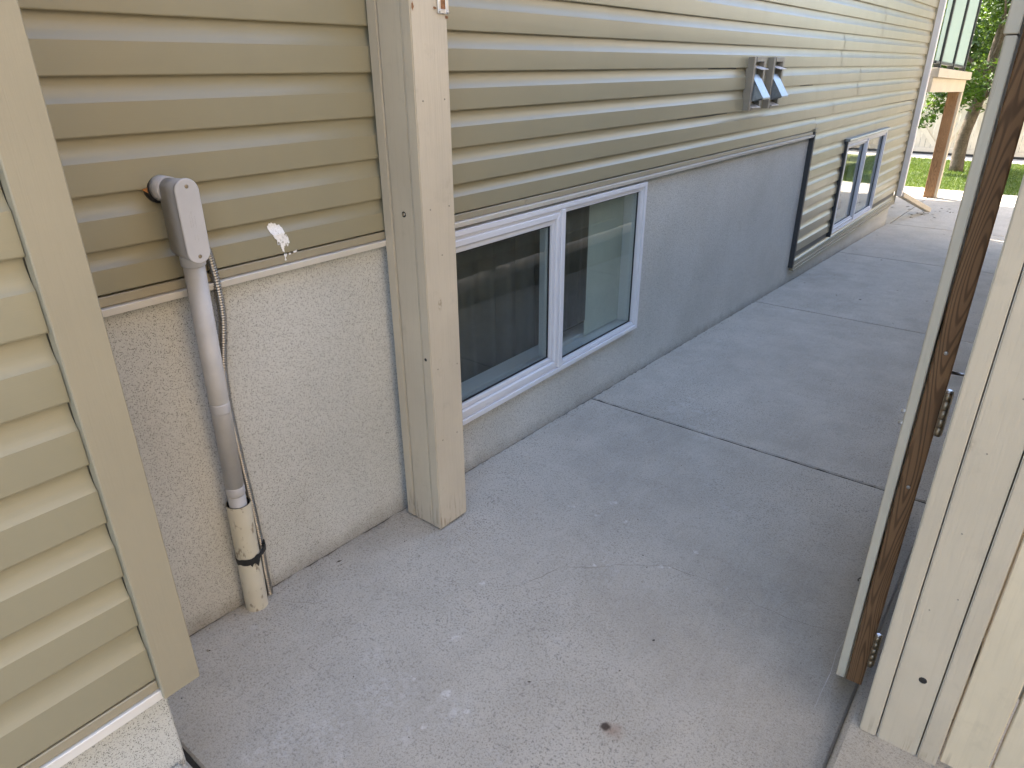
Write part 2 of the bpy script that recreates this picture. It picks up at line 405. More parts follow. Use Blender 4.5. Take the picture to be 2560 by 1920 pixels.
OR2, SR2 = (1000, 1200), .5425
def px_ground(u, v):
    d = f2 + r3 * ((u - 1280) / 1713.1) - u3 * ((v - 960) / 1713.1)
    C = Vector((1.5974, 0, 1.4327)); t = (-C.z) / (d.z + .0369 * d.y)
    return C + d * t
def z2(x, y): return px_ground(OR2[0] + x * SR2, OR2[1] + y * SR2)
spots = []; scuffs = []
for x, y, r in [(265, 730, 15), (985, 105, 15), (905, 165, 9), (790, 120, 15), (375, 480, 14), (1365, 335, 11), (895, 395, 11), (1205, 400, 11), (1500, 500, 11), (60, 908, 11), (210, 985, 13), (115, 1138, 9), (1242, 405, 5), (310, 1065, 10), (1035, 190, 12)]:
    p = z2(x, y); spots.append((p.x, p.y, r * SR2 / 800 * 1.5))
for u, v, r in [(958, 1738, .11), (706, 1858, .08), (812, 1828, .09), (1000, 1840, .06), (850, 1890, .05), (930, 1640, .05), (1130, 1780, .08), (640, 1890, .06)]:
    p = px_ground(u, v); scuffs.append((p.x, p.y, r))
rp = z2(952, 1135)
M['conc_near'] = mat_concrete('concrete_near', spots, [(rp.x, rp.y, .014)], scuffs=scuffs)
M['conc'] = mat_concrete('concrete_far')
M['conc_kerb'] = mat_concrete('concrete_kerb', base=(.50, .46, .385))

pave = root('pavement', (.7, 4, -.2), None, None, kind='structure')
pave['label'] = 'grey concrete walk between the house and the fence'
G = .006
def slab(x0, x1, y0, y1, mat, thick=.13):
    bm = bmesh.new()
    n = 4 if y1 > 9 else 1
    ys = [y0 + G, y1 - G] if not (y0 < 12 < y1 - .2) else [y0 + G, 12, y1 - G]
    if y0 < -2 < y1: ys = [y0 + G, -2, y1 - G]
    e = .006
    top = []; ed = []; bot = []
    def row(y, inset, dz):
        return [bm.verts.new((x0 + inset, y, gz(y) + dz)), bm.verts.new((x1 - inset, y, gz(y) + dz))]
    yy = [ys[0] + e] + ys[1:-1] + [ys[-1] - e]
    rows = [row(ys[0], e, -thick), row(ys[0], e, -e)] + [row(y, e, 0) for y in yy] + [row(ys[-1], e, -e), row(ys[-1], e, -thick)]
    for a, b in zip(rows[:-1], rows[1:]): bm.faces.new((a[0], a[1], b[1], b[0]))
    # sides
    for s, sx in ((0, x0), (1, x1)):
        lo = [bm.verts.new((sx, r[s].co.y, r[s].co.z - e)) for r in rows[2:-2]]
        lb = [bm.verts.new((sx, r[s].co.y, r[s].co.z - thick)) for r in rows[2:-2]]
        for k in range(len(lo) - 1):
            a, b = rows[2 + k][s], rows[3 + k][s]
            for q in ((a, b, lo[k + 1], lo[k]), (lo[k], lo[k + 1], lb[k + 1], lb[k])):
                bm.faces.new(q if s == 1 else tuple(reversed(q)))
    return bm_obj('slab', bm, mat, pave)
JY = [-11.2, -8.9, -6.6, -4.3, -1.95, .38, 2.716, 5.033, 7.372, 9.6]
slabs = []
for i, (a, b) in enumerate(zip(JY[:-1], JY[1:])):
    slabs.append(slab(-.045, 1.503, a, b, 'conc_near' if a < 2.6 and b > 0 else 'conc'))
for a, b in ((9.6, 13.25),):
    slab(.004, 3.6, a, b, 'conc'); slab(-5, -.004, a, b, 'conc')
near_slab = slabs[5]
for y in JY[4:]:
    bm = bmesh.new(); n_ = 60; prev = None
    for i_ in range(n_ + 1):
        x_ = -.03 + 1.53 * i_ / n_; zt = gz(y) - .006 + .0045 * noise.noise(Vector((x_ * 23, y, 5)))
        row = [bm.verts.new((x_, y - .0066, zt)), bm.verts.new((x_, y + .0066, zt))]
        if prev: bm.faces.new((prev[0], row[0], row[1], prev[1]))
        prev = row
    bm_obj('joint', bm, 'joint', pave)
# driveway behind the camera
HYD = -5.6
for i in range(3):
    slab(1.51 + 2.6 * i, 4.1 + 2.6 * i, -11.2, HYD, 'conc')
for i in range(4):
    slab(-2.45 - 2.4 * (i), -.03 - 2.4 * i, -11.2, HYD, 'conc')
# hairline cracks in the near slab, lying a hair above it
def strip_path(name, pts, w, mat, parent, jit=.004, dz=.0006):
    P = []
    for a, b in zip(pts[:-1], pts[1:]):
        n = max(2, int((b - a).length / .02))
        for k in range(n): P.append(a.lerp(b, k / n))
    P.append(pts[-1])
    bm = bmesh.new(); prev = None
    for i, p in enumerate(P):
        d = (P[min(i + 1, len(P) - 1)] - P[max(i - 1, 0)]); d.z = 0; d.normalize(); nrm = Vector((-d.y, d.x, 0))
        q = p + nrm * random.uniform(-jit, jit); ww = w * random.uniform(.35, 1.2) * min(1, min(i + 1, len(P) - i) / 6)
        row = [bm.verts.new((q + nrm * s * ww / 2).xy.to_3d() + Vector((0, 0, gz(q.y) + dz))) for s in (-1, 1)]
        if prev: bm.faces.new((prev[0], prev[1], row[1], row[0]))
        prev = row
    bmesh.ops.recalc_face_normals(bm, faces=list(bm.faces))
    return bm_obj(name, bm, mat, parent)
cA = [z2(*q) for q in [(440, 500), (560, 480), (650, 445), (740, 405), (840, 400), (900, 405), (1000, 390), (1130, 395), (1240, 400), (1340, 435), (1460, 480)]]
cA2 = [z2(*q) for q in [(1580, 520), (1640, 575), (1760, 625), (1900, 670), (2050, 710)]]
strip_path('crack', cA, .0011, 'joint', near_slab); strip_path('crack', cA2, .0010, 'joint', near_slab)
cB = [px_ground(380 + x * .3134, 1400 + y * .3134) for x, y in [(940, 335), (1060, 330), (1180, 335), (1290, 342), (1360, 335), (1400, 325)]]
strip_path('crack', cB, .0015, 'joint', near_slab)
strip_path('scratch', [z2(*q) for q in [(2055, 720), (2010, 800), (1985, 890), (1945, 970), (1905, 1060)]], .0022, 'scratch', near_slab, jit=.0006)
# gritty joint where the wall meets the walk
bm = bmesh.new()
for k in range(170):
    y = .3 + 9.2 * (k + random.random()) / 170; l = random.uniform(.03, .09); w = random.uniform(.001, .007)
    z = gz(y) + .0012; x = -.024
    v = [bm.verts.new(c) for c in ((x, y, z), (x + w, y + l * .3, z), (x + w * .7, y + l * .7, z), (x, y + l, gz(y + l) + .0012))]
    bm.faces.new(v)
o = bm_obj('wall_joint_dirt', bm, 'dirt', pave); o['kind'] = 'stuff'

# raised step beside the bump-out
st = box('concrete_step', (.435, 1.28, -1.1, .337, -.1, .112), 'conc_kerb', bevel=.01, seg=2)
tag(st, 'raised concrete step at the foot of the near siding corner', 'step')

# kerb carrying the fence
bm = bmesh.new()
KX0, KX1 = 1.507, 1.92
ky = [-1.5, 0, 1.4, 9.3]
def ktop(y): return gz(y) + .052 if y < 1.4 else 0.0
prof = lambda y: [(KX0, gz(y) - .13), (KX0, ktop(y) - .014), (KX0 + .004, ktop(y) - .005), (KX0 + .014, ktop(y)), (KX1, ktop(y)), (KX1, gz(y) - .13)]
rows = [[bm.verts.new((x, y, z)) for x, z in prof(y)] for y in ky]
for a, b in zip(rows[:-1], rows[1:]):
    for i in range(5): bm.faces.new((a[i], a[i + 1], b[i + 1], b[i]))
bm.faces.new(rows[0]); bm.faces.new(list(reversed(rows[-1])))
bmesh.ops.recalc_face_normals(bm, faces=list(bm.faces))
k = bm_obj('kerb', bm, 'conc_kerb'); tag(k, 'low concrete kerb under the painted fence', None, kind='structure')

# ---------------------------------------------------------------- house
EXP = .1143
ZK = lambda k: 1.5351 - k * EXP
H = root('house', (-4, 4, -.4), 'tan vinyl sided house with stucco foundation and two basement windows', 'house')
HY0 = -5.2     # near end, behind the camera
YE = 9.56       # far end of the wall
XB = .465       # face of the bump-out at the left
def boxes_with_holes(bm, x0, x1, Y0, Y1, Z0, Z1, holes):
    ys = sorted({Y0, Y1, *[h[0] for h in holes], *[h[1] for h in holes]}); ys = [y for y in ys if Y0 <= y <= Y1]
    for a, b in zip(ys[:-1], ys[1:]):
        hs = [h for h in holes if h[0] <= a and h[1] >= b]
        z = Z0
        for h in sorted(hs, key=lambda q: q[2]):
            if h[2] > z: add_box(bm, x0, x1, a, b, z, h[2])
            z = h[3]
        if z < Z1: add_box(bm, x0, x1, a, b, z, Z1)
WIN1 = (1.645, 3.095, .176, .925); WIN2 = (6.745, 8.255, .02, .825)
holes = [WIN1, WIN2]
# foundation / stucco
bm = bmesh.new()
boxes_with_holes(bm, -.20, -.026, .30, 5.74, -.5, .99, [WIN1])
boxes_with_holes(bm, -.20, -.026, 5.74, 9.48, -.7, -.03, [])
F = bm_obj('foundation', bm, 'stucco', H)
F2 = box('foundation', (-.1, XB - .027, HY0, .345, -.3, .335), 'stucco', H, bevel=.004)
# solid body
bm = bmesh.new()
boxes_with_holes(bm, -.20, -.016, .30, YE - .01, .985, 5.2, [])
boxes_with_holes(bm, -.20, -.016, 5.745, YE - .01, -.06, .985, [WIN2])
add_box(bm, -8, -.201, HY0 + .02, YE - .01, 1.25, 5.2)
add_box(bm, -8, -1.5, HY0 + .02, YE - .01, -.7, 1.25)
add_box(bm, -1.5, -.201, .0, .4, -.7, 1.25); add_box(bm, -1.5, -.201, YE - .2, YE - .01, -.7, 1.25)
add_box(bm, -1.5, -.201, 4.6, 4.75, -.7, 1.25)
add_box(bm, -1.5, -.201, .4, YE - .2, -.75, -.55)
add_box(bm, -.2, XB - .017, HY0 + .02, .335, .34, 5.2)
WALL = bm_obj('wall', bm, 'room', H)
WALL2 = WALL
RF = box('roof', (-8.5, .88, HY0 - .4, YE + .4, 5.2, 5.34), 'roof', H, bevel=.01)
box('soffit', (-8.4, .86, HY0 - .38, YE + .38, 5.17, 5.198), 'soffit', RF)

def siding_prof(e=EXP):
    pts = [(-.0135, e + .003, 0), (-.0135, .95 * e, 0)]
    for i in range(1, 7):
        a = R(58) * i / 6
        pts.append((-.0135 + .0135 * (1 - math.cos(a)) / (1 - math.cos(R(58))), .95 * e - .385 * e * math.sin(a) / math.sin(R(58)), 1 if i == 6 else 0))
    pts += [(.0012, .035 * e, 0), (.0010, .010 * e, 0), (-.001, 0, 1), (-.0135, .001, 0)]
    return pts
def siding_piece(name, x0, y0, y1, zb, parent, dx=0.0, e=EXP, zcut=None):
    pr = siding_prof(e); n = len(pr)
    segs = max(1, int((y1 - y0) / 1.2))
    verts = []; faces = []
    for s in range(segs + 1):
        y = y0 + (y1 - y0) * s / segs
        wob = .0012 * noise.noise(Vector((y * .8, zb * 7, 3)))
        for (px, pz, _) in pr: verts.append((x0 + px + dx + wob, y, zb + pz))
    for s in range(segs):
        for i in range(n - 1):
            a = s * n + i; faces.append((a, a + n, a + n + 1, a + 1))
    me = bpy.data.meshes.new(name); me.from_pydata(verts, [], faces); me.update()
    for p in me.polygons: p.use_smooth = True
    sharp = {i for i, q in enumerate(pr) if q[2]}
    for ed in me.edges:
        a, b = ed.vertices
        if a % n == b % n and a % n in sharp: ed.use_edge_sharp = True
    # normals must face +x
    if me.polygons[len(pr) // 2].normal.x < 0: me.flip_normals()
    return link(name, me, 'siding', parent)
seams = {5: [2.514, 6.15], 4: [2.514, 6.15], 3: [1.045, 6.81], 2: [1.045, 6.81], 1: [2.70, 6.15], 0: [2.639, 6.15], -1: [3.228, 7.3], -2: [3.228, 7.3], -3: [2.0, 5.6], -4: [2.0, 5.6]}
for k in range(5, -9, -1):
    zb = ZK(k) if k < 5 else .984
    e = EXP if k < 5 else ZK(4) - .984
    cuts = [.36] + seams.get(k, [3.9, 7.6]) + [YE] if k < 5 else [.36, 2.514, 5.757]
    for i, (a, b) in enumerate(zip(cuts[:-1], cuts[1:])):
        siding_piece('siding_panel', 0, a, b + (.03 if i < len(cuts) - 2 else 0), zb, WALL, dx=(-.0022 if i % 2 else 0), e=e)
# lower courses either side of the far window
for k in range(5, 15):
    zb = ZK(k) if k > 5 else ZK(5)
    for a, b in ((5.757, 6.722), (8.272, YE)):
        if k == 14 or k < 7: continue
        siding_piece('siding_panel', 0, a, b, zb - (0), WALL)
siding_piece('siding_panel', 0, 5.757, YE, ZK(14), WALL, e=.06)
for k in (5, 6):
    for a, b in ((5.757, 7.63), (7.60, YE)): siding_piece('siding_panel', 0, a, b, ZK(k), WALL, dx=-.0022 if a > 6 else 0)
# bump-out courses
for k in range(10, -9, -1):
    zb = ZK(k) if k < 10 else .372
    siding_piece('siding_panel', XB, HY0, .3258, zb, WALL, e=EXP if k < 10 else ZK(9) - .372)
# courses above the picture: one mesh
def upper(x0, y0, y1):
    bm = bmesh.new(); pr = siding_prof()
    z = ZK(-8) + EXP
    while z < 5.2:
        rows = [[bm.verts.new((x0 + a, y, z + b)) for a, b, _ in pr] for y in (y0, y1)]
        for i in range(len(pr) - 1): bm.faces.new((rows[0][i], rows[1][i], rows[1][i + 1], rows[0][i + 1]))
        z += EXP
    bmesh.ops.recalc_face_normals(bm, faces=list(bm.faces))
    for f in bm.faces:
        if f.normal.x < -.2: f.normal_flip()
    o = bm_obj('upper_siding', bm, 'siding', WALL); o['kind'] = 'stuff'
upper(0, .36, YE); upper(XB, HY0, .326)
# starter trim and drip flashing, main wall
for a, b, d in ((.36, 2.113, 0), (2.115, 5.70, .001)):
    box('starter_trim', (-.02, .0015 + d, a, b, .957, .9795), 'trim', WALL, bevel=.0018)
for a, b, d in ((.30, 2.772, 0), (2.774, 5.715, .0015)):
    bm = bmesh.new()
    hexa(bm, [(-.03, a, .936), (.004 + d, a, .936), (.004 + d, b, .936), (-.03, b, .936), (-.03, a, .956), (.012 + d, a, .9545), (.012 + d, b, .9545), (-.03, b, .956)])
    bm_obj('drip_flashing', bm, 'flash', WALL, bevel=.0012)
# dark end channel beside the stucco panel
box('channel_trim', (-.03, .010, 5.722, 5.756, -.075, .975), 'dark', WALL, bevel=.002)
box('channel_trim', (-.02, .014, 5.716, 5.775, .976, .998), 'trim', WALL, bevel=.002)
# flashing under the far siding
bm = bmesh.new(); add_box(bm, -.03, .006, 5.757, YE + .01, -.092, -.067); add_box(bm, -.03, .012, 5.757, YE + .01, -.106, -.094)
bm_obj('starter_trim', bm, 'trim', WALL, bevel=.002)
# bump-out starter, flashing, corner post
box('starter_trim', (XB - .02, XB + .0015, HY0, .327, .345, .3675), 'trim', WALL, bevel=.0018)
bm = bmesh.new(); add_box(bm, XB - .03, XB + .006, HY0, .338, .321, .343)
bm_obj('drip_flashing', bm, 'flash', WALL, bevel=.0015)
bm = bmesh.new()
add_box(bm, XB - .01, XB + .016, .327, .3995, .325, 5.15); add_box(bm, XB - .075, XB - .011, .345, .4, .325, 5.15)
bm_obj('corner_trim', bm, 'trim', WALL, bevel=.002)
# far corner trim
bm = bmesh.new(); add_box(bm, -.012, .010, YE + .001, YE + .012, -.09, 5.15)
bm_obj('corner_trim', bm, 'trim', WALL)

# ---- windows
def frame_ring(bm, x0, x1, y0, y1, z0, z1, w, wt=None, wb=None):
    wt = w if wt is None else wt; wb = w if wb is None else wb
    # mitred ring
    o = [(y0, z0), (y1, z0), (y1, z1), (y0, z1)]; i = [(y0 + w, z0 + wb), (y1 - w, z0 + wb), (y1 - w, z1 - wt), (y0 + w, z1 - wt)]
    for a in range(4):
        b = (a + 1) % 4
        hexa(bm, [(x0, *o[a]), (x1, *o[a]), (x1, *o[b]), (x0, *o[b]), (x0, *i[a]), (x1, *i[a]), (x1, *i[b]), (x0, *i[b])])
def ring(name, b, w, mat, parent, bevel=.0015, **kw):
    bm = bmesh.new(); frame_ring(bm, *b, w, **kw)
    bmesh.ops.recalc_face_normals(bm, faces=list(bm.faces))
    return bm_obj(name, bm, mat, parent, bevel=bevel)
def window(y0, y1, z0, z1, ym, lw, rw, label, px):
    w = ring('window', (-.115, px, y0, y1, z0, z1), .020, 'white', H)
    w['label'] = label
    ring('frame', (-.11, px - .008, y0 + .021, y1 - .021, z0 + .021, z1 - .021), .011, 'white', w)
    box('mullion', (-.11, px + .002, ym - .014, ym + .014, z0 + .0215, z1 - .0215), 'white', w, bevel=.003)
    # sliding sash, near side
    sl_ = ring('sash', (-.05, px - .004, y0 + .0325, ym - .0145, z0 + .0325, z1 - .0325), lw * .55, 'white', w, bevel=.004)
    ring('sash', (-.05, px - .014, y0 + .0325 + lw * .56, ym - .0145 - lw * .56, z0 + .0325 + lw * .56, z1 - .0325 - lw * .56), lw * .44, 'white', w, bevel=.003)
    gx = px - .036
    ring('gasket', (gx + .0052, gx + .010, y0 + .033 + lw, ym - .015 - lw, z0 + .033 + lw, z1 - .033 - lw), .006, 'black', w, bevel=0)
    box('pane', (gx, gx + .005, y0 + .039 + lw, ym - .021 - lw, z0 + .039 + lw, z1 - .039 - lw), 'glass', w)
    # fixed light, far side
    ring('gasket', (gx + .0052, gx + .010, ym + .0145 + rw, y1 - .033 - rw, z0 + .033 + rw, z1 - .033 - rw), .006, 'black', w, bevel=0)
    if rw > .002: ring('sash', (-.05, px - .010, ym + .0145, y1 - .0325, z0 + .0325, z1 - .0325), rw, 'white', w, bevel=.003)
    box('pane', (gx, gx + .005, ym + .021 + rw, y1 - .039 - rw, z0 + .039 + rw, z1 - .039 - rw), 'glass', w)
    # reveal and inner frame seen through the glass
    ring('inner_frame', (-.2, -.116, y0 + .002, y1 - .002, z0 + .002, z1 - .002), .045, 'white', w)
    return w
w1 = window(*WIN1, 2.375, .048, .008, 'white slider window low in the stucco, beside the gate post', .004)
w2 = window(*WIN2, 7.475, .030, .012, 'white slider window low in the tan siding near the far corner', .022)
for wy in (2.53, 2.98): box('weep_slot', (.0035, .0052, wy - .022, wy + .022, .183, .189), 'flash', w1)
box('head_flashing', (-.02, .034, 6.735, 8.29, .828, .850), 'galv', w2, bevel=.003)
box('side_channel', (-.02, .020, 6.722, 6.744, .0, .828), 'dark', w2, bevel=.002)
# curtains and blind inside
def curtain(name, y0, y1, z0, z1, x, amp, n, mat, label):
    bm = bmesh.new(); N = n * 10; prev = None
    for i in range(N + 1):
        y = y0 + (y1 - y0) * i / N; ph = i / N * n * 2 * math.pi
        dx = amp * (math.sin(ph) + .4 * math.sin(2.3 * ph + 1)); col = []
        for zz, f in ((z1, .7), ((z0 + z1) / 2, 1), (z0, 1.2)): col.append(bm.verts.new((x + dx * f, y, zz)))
        if prev:
            for a in (0, 1): bm.faces.new((prev[a], prev[a + 1], col[a + 1], col[a])).smooth = True
        prev = col
    o = bm_obj(name, bm, mat); md = o.modifiers.new('thick', 'SOLIDIFY'); md.thickness = .003
    tag(o, label, 'curtain'); return o
curtain('curtain', 1.92, 2.78, -.3, 1.05, -.30, .032, 6, 'curtain', 'dark grey pleated curtain behind the sliding sash near the post')
curtain('curtain', 2.50, 2.73, .30, .90, -.094, .003, 2, 'black', 'narrow dark drape panel behind the fixed pane')
b = box('window_blind', (-.1035, -.1, 2.735, 3.06, .215, .89), 'blind'); tag(b, 'pale grey shade hanging inside the fixed pane', 'blind')
box('sill_board', (-.24, -.201, 1.6, 3.15, .13, .178), 'white', w1)
b = box('window_blind', (-.30, -.295, 6.6, 8.4, -.1, 1.0), 'curtain'); tag(b, 'dark shade inside the far low window', 'blind')

# ---------------------------------------------------------------- gate post at the house
def post3(name, xs, y0, y1, z0, z1, label, cat, mat='cream'):
    r = root(name, ((xs[0] + xs[-1]) / 2, (y0 + y1) / 2, z0), label, cat)
    for i, (a, b) in enumerate(zip(xs[:-1], xs[1:])):
        o = box('board', (a + .0013, b - .0013, y0 + (.0015 if i == 1 else 0), y1 - (.001 if i == 1 else 0), z0 + random.uniform(0, .004), z1), mat, r, bevel=.0028, seg=2)
    return r
P1 = post3('gate_post', (.006, .0465, .137, .175), 1.397, 1.534, -.05, 1.85, 'cream painted laminated post against the house wall, with latch plate', 'post')
def screw_head(pt, axis, r, mat, parent, name='bolt', depth=.003):
    a = Vector(axis); tube(name, [Vector(pt), Vector(pt) + a * depth * .7, Vector(pt) + a * depth], [r, r, r * .6], mat, parent, sides=12)
screw_head((.0965, 1.399, 1.043), (0, -1, 0), .0055, 'steel', P1)
screw_head((.0965, 1.3988, 1.043), (0, -1, 0), .0085, 'black', P1, 'washer', .001)
screw_head((.150, 1.3975, .596), (0, -1, 0), .0055, 'black', P1, 'knot_hole', .0008)
for (y, z) in ((1.425, 1.35), (1.51, 1.352), (1.43, 1.06), (1.51, 1.06), (1.47, .92), (1.425, .56), (1.515, .55), (1.43, .30), (1.50, .30)):
    screw_head((.1745, y, z), (1, 0, 0), .0026, 'taupe', P1, 'nail', .0008)
# latch strike with slot, rust streaks beside it
bm = bmesh.new()
add_box(bm, .175, .1785, 1.496, 1.5065, 1.562, 1.72); add_box(bm, .175, .1785, 1.5255, 1.537, 1.562, 1.72); add_box(bm, .175, .1785, 1.5066, 1.5254, 1.562, 1.573); add_box(bm, .175, .1785, 1.5066, 1.5254, 1.69, 1.72)
LS = bm_obj('latch_plate', bm, 'zinc', P1, bevel=.0008)
box('slot_recess', (.172, .1757, 1.506, 1.526, 1.572, 1.692), 'rust', LS)
for y, z in ((1.501, 1.5685), (1.531, 1.567)): screw_head((.1785, y, z), (1, 0, 0), .0042, 'zinc', LS, 'screw', .003)
def stain(name, cx, cy, cz, ry, rz, mat, parent, x=.1756, n=22):
    bm = bmesh.new(); c = []
    for i in range(n):
        a = 2 * math.pi * i / n; k = .72 + .5 * noise.noise(Vector((math.cos(a) * 2 + cy * 9, math.sin(a) * 2, cz * 5)))
        c.append(bm.verts.new((x, cy + ry * k * math.cos(a), cz + rz * k * math.sin(a))))
    bm.faces.new(c); bmesh.ops.recalc_face_normals(bm, faces=list(bm.faces))
    o = bm_obj(name, bm, mat, parent); return o
stain('rust_stain', 0, 1.486, 1.574, .009, .005, 'rust', LS)
stain('rust_stain', 0, 1.530, 1.554, .008, .006, 'rust', LS)
stain('rust_stain', 0, 1.405, 1.574, .005, .014, 'rust', LS)

# ---------------------------------------------------------------- right gate post, gate and fences
P2 = post3('gate_post', (1.539, 1.5765, 1.6605, 1.7005), 1.397, 1.53, -.004, 1.85, 'cream painted hinge post standing on the kerb at the right', 'post')
screw_head((1.628, 1.3985, .217), (0, -1, 0), .008, 'black', P2, 'knot_hole', .0012)
for x, z in ((1.612, .60), (1.64, .45), (1.60, .40), (1.61, .78), (1.635, .90)): screw_head((x, 1.3985, z), (0, -1, 0), .0018, 'taupe', P2, 'nail', .0006)
# fence panel right of that post, facing the camera
FP = root('fence_panel', (2.6, 1.43, 0), 'yellowish cream vertical board fence panel beside the hinge post', 'fence')
x = 1.7035
for i in range(20):
    wd = .083 if i == 0 else .088
    box('board', (x, x + wd, 1.404 + random.uniform(0, .004), 1.424, .004 + random.uniform(0, .012), 1.80), 'cream_y', FP, bevel=.0025)
    x += wd + .0055
for z in (.25, 1.5): box('rail', (1.7035, x, 1.4245, 1.463, z, z + .089), 'cream', FP, bevel=.002)
# side fence along the kerb (seen in the panes)
FS = root('side_fence', (1.62, 5, 0), 'cream vertical board fence along the kerb, reflected in the window panes', 'fence')
y = 1.56; meb = None
for i in range(54):
    b = box('board', (1.655, 1.674, y, y + .135, .10 + random.uniform(0, .006), 1.74), 'cream_f', FS, bevel=.002); y += .139
for z in (.04, .55, 1.52): box('rail', (1.617, 1.654, 1.56, y, z, z + .089), 'cream_h', FS, bevel=.002)
for i in range(4): box('post', (1.675, 1.764, 1.56 + i * 2.4, 1.649 + i * 2.4, 0, 1.85), 'cream_f', FS, bevel=.003)
# gate, swung open away from the camera
GA = R(4.0); GO = Vector((1.515, 1.50, 0)); gd = Vector((-math.sin(GA), math.cos(GA), 0)); gn = Vector((-math.cos(GA), -math.sin(GA), 0))
GT = root('gate', (1.49, 2.0, .04), 'open wooden gate seen edge on, cream boards on a raw brown frame', 'gate')
def gbox(name, a0, a1, n0, n1, z0, z1, mat, parent, bevel=.002):
    """a along the gate from the hinge, n across its thickness towards the house"""
    bm = bmesh.new()
    pt = lambda a, n, z: GO + gd * a + gn * n + Vector((0, 0, z))
    hexa(bm, [pt(a0, n0, z0), pt(a1, n0, z0), pt(a1, n1, z0), pt(a0, n1, z0), pt(a0, n0, z1), pt(a1, n0, z1), pt(a1, n1, z1), pt(a0, n1, z1)])
    bmesh.ops.recalc_face_normals(bm, faces=list(bm.faces))
    return bm_obj(name, bm, mat, parent, bevel=bevel)
gbox('stile', 0, .089, 0, .0365, .030, 1.78, 'raw', GT, .003)
gbox('stile', .99, 1.078, 0, .0365, .035, 1.78, 'raw', GT)
for z in (.14, .85, 1.60): gbox('rail', .09, .989, 0, .036, z, z + .089, 'raw', GT)
a = -.004
for i in range(8): gbox('board', a, a + .133, .0405, .0595, .036 + random.uniform(0, .008), 1.475 if i == 0 else 1.82, 'cream', GT, .0022); a += .1355
gbox('top_trim', -.002, 1.08, .0405, .063, 1.477, 1.56, 'cream', GT, .002)
for z in (.69, .72): tube('bolt', [GO + gd * .14 + gn * .056 + Vector((0, 0, z)), GO + gd * .14 + gn * .072 + Vector((0, 0, z))], .0045, 'zinc', GT, 10)
for z, on in ((.745, 1), (.105, 0)):
    hp = GO + Vector((.006, -.004, 0))
    hg = tube('hinge', [hp + Vector((0, 0, z)), hp + Vector((0, 0, z + .098))], .0045, 'brass', GT, 12)
    for k in range(5):
        zz = z + .0005 + k * .0196
        tube('knuckle', [hp + Vector((0, 0, zz)), hp + Vector((0, 0, zz + .0188))], .0058, 'brass', hg, 14)
    tube('pin', [hp + Vector((0, 0, z + .097)), hp + Vector((0, 0, z + .103))], [.006, .0045], 'zinc', hg, 12)
    box('leaf', (hp.x - .008, hp.x + .008, hp.y + .006, hp.y + .009, z, z + .098), 'brass', hg)
for z in (.61, .92): screw_head(GO + gn * .018 + gd * -.0005 + Vector((0, 0, z)), -gd, .004, 'steel', GT, 'screw', .002)
tube('latch_rod', [GO + gd * .5 + gn * -.004 + Vector((0, 0, .70)), GO + gd * .5 + gn * -.055 + Vector((0, 0, .70))], .004, 'zinc', GT, 10)

# ---------------------------------------------------------------- conduit, cable
CY = .772
ax = lambda z: .008 + (z + .03) / 1.05 * .040
CD = root('conduit', (.01, CY, -.03), 'grey electrical conduit with pull box, rising out of a cream sleeve', 'conduit')
tube('sleeve', [(ax(z) - .001, CY + .002, z) for z in (-.06, .1, .345)], .0325, 'sleeve', CD, 28, cap=False)
tube('sleeve_lip', [(ax(.3), CY + .002, .30), (ax(.345), CY + .002, .3455)], .0295, 'black', CD, 28, cap=False)
tube('pipe', [(ax(z), CY, z) for z in (.1, .395)], .0235, 'grey_pvc2', CD, 24)
tube('pipe', [(ax(z), CY, z) for z in (.402, 1.03)], .0243, 'grey_pvc2', CD, 24)
tube('ring', [(ax(z), CY, z) for z in (.375, .38, .40, .405)], [.0236, .0252, .0252, .0236], 'grey_pvc', CD, 24)
tube('ring', [(ax(z), CY, z) for z in (.63, .634, .655, .659)], [.0243, .0249, .0249, .0243], 'grey_pvc', CD, 24)
tube('hub', [(ax(z), CY, z) for z in (1.018, 1.02, 1.075)], [.0262, .0275, .029], 'grey_pvc', CD, 24)
# pull box: stadium prism
def stadium(bm, x0, x1, cy, z0, z1, r, n=12, tap=0):
    def loop(x, rr):
        P = []
        for i in range(n + 1): a = math.pi * i / n; P.append((x, cy + rr * math.cos(a), z1 - r + rr * math.sin(a)))
        for i in range(n + 1): a = math.pi + math.pi * i / n; P.append((x, cy + rr * math.cos(a), z0 + r + rr * math.sin(a)))
        return [bm.verts.new(p) for p in P]
    e = .0025
    L = [loop(x0, r - tap), loop(x1 - e, r), loop(x1, r - e)]
    for a, b in zip(L[:-1], L[1:]):
        m_ = len(a)
        for i in range(m_): bm.faces.new((a[i], a[(i + 1) % m_], b[(i + 1) % m_], b[i])).smooth = True
    bm.faces.new(L[-1]); bm.faces.new(list(reversed(L[0])))
    bmesh.ops.recalc_face_normals(bm, faces=list(bm.faces))
bm = bmesh.new(); stadium(bm, .034, .108, .7575, 1.037, 1.219, .0262, tap=.003)
BX = bm_obj('pull_box', bm, 'grey_pvc', CD)
bm = bmesh.new(); stadium(bm, .1085, .1145, .7575, 1.035, 1.221, .0276)
CV = bm_obj('cover', bm, 'grey_pvc', BX)
for z in (1.204, 1.052): screw_head((.1145, .7575, z), (1, 0, 0), .0042, 'brass', BX, 'screw', .0012)
for k, (y, z, l) in enumerate([(.752, 1.13, .03), (.757, 1.135, .036), (.763, 1.128, .026), (.755, 1.095, .012), (.762, 1.092, .014)]):
    box('embossed_mark', (.1144, .1149, y - .0008, y + .0008, z - l / 2, z + l / 2), 'grey_pvc', BX)
tube('back_hub', [(-.012, .757, 1.190), (.04, .757, 1.190)], .0285, 'grey_pvc', CD, 24)
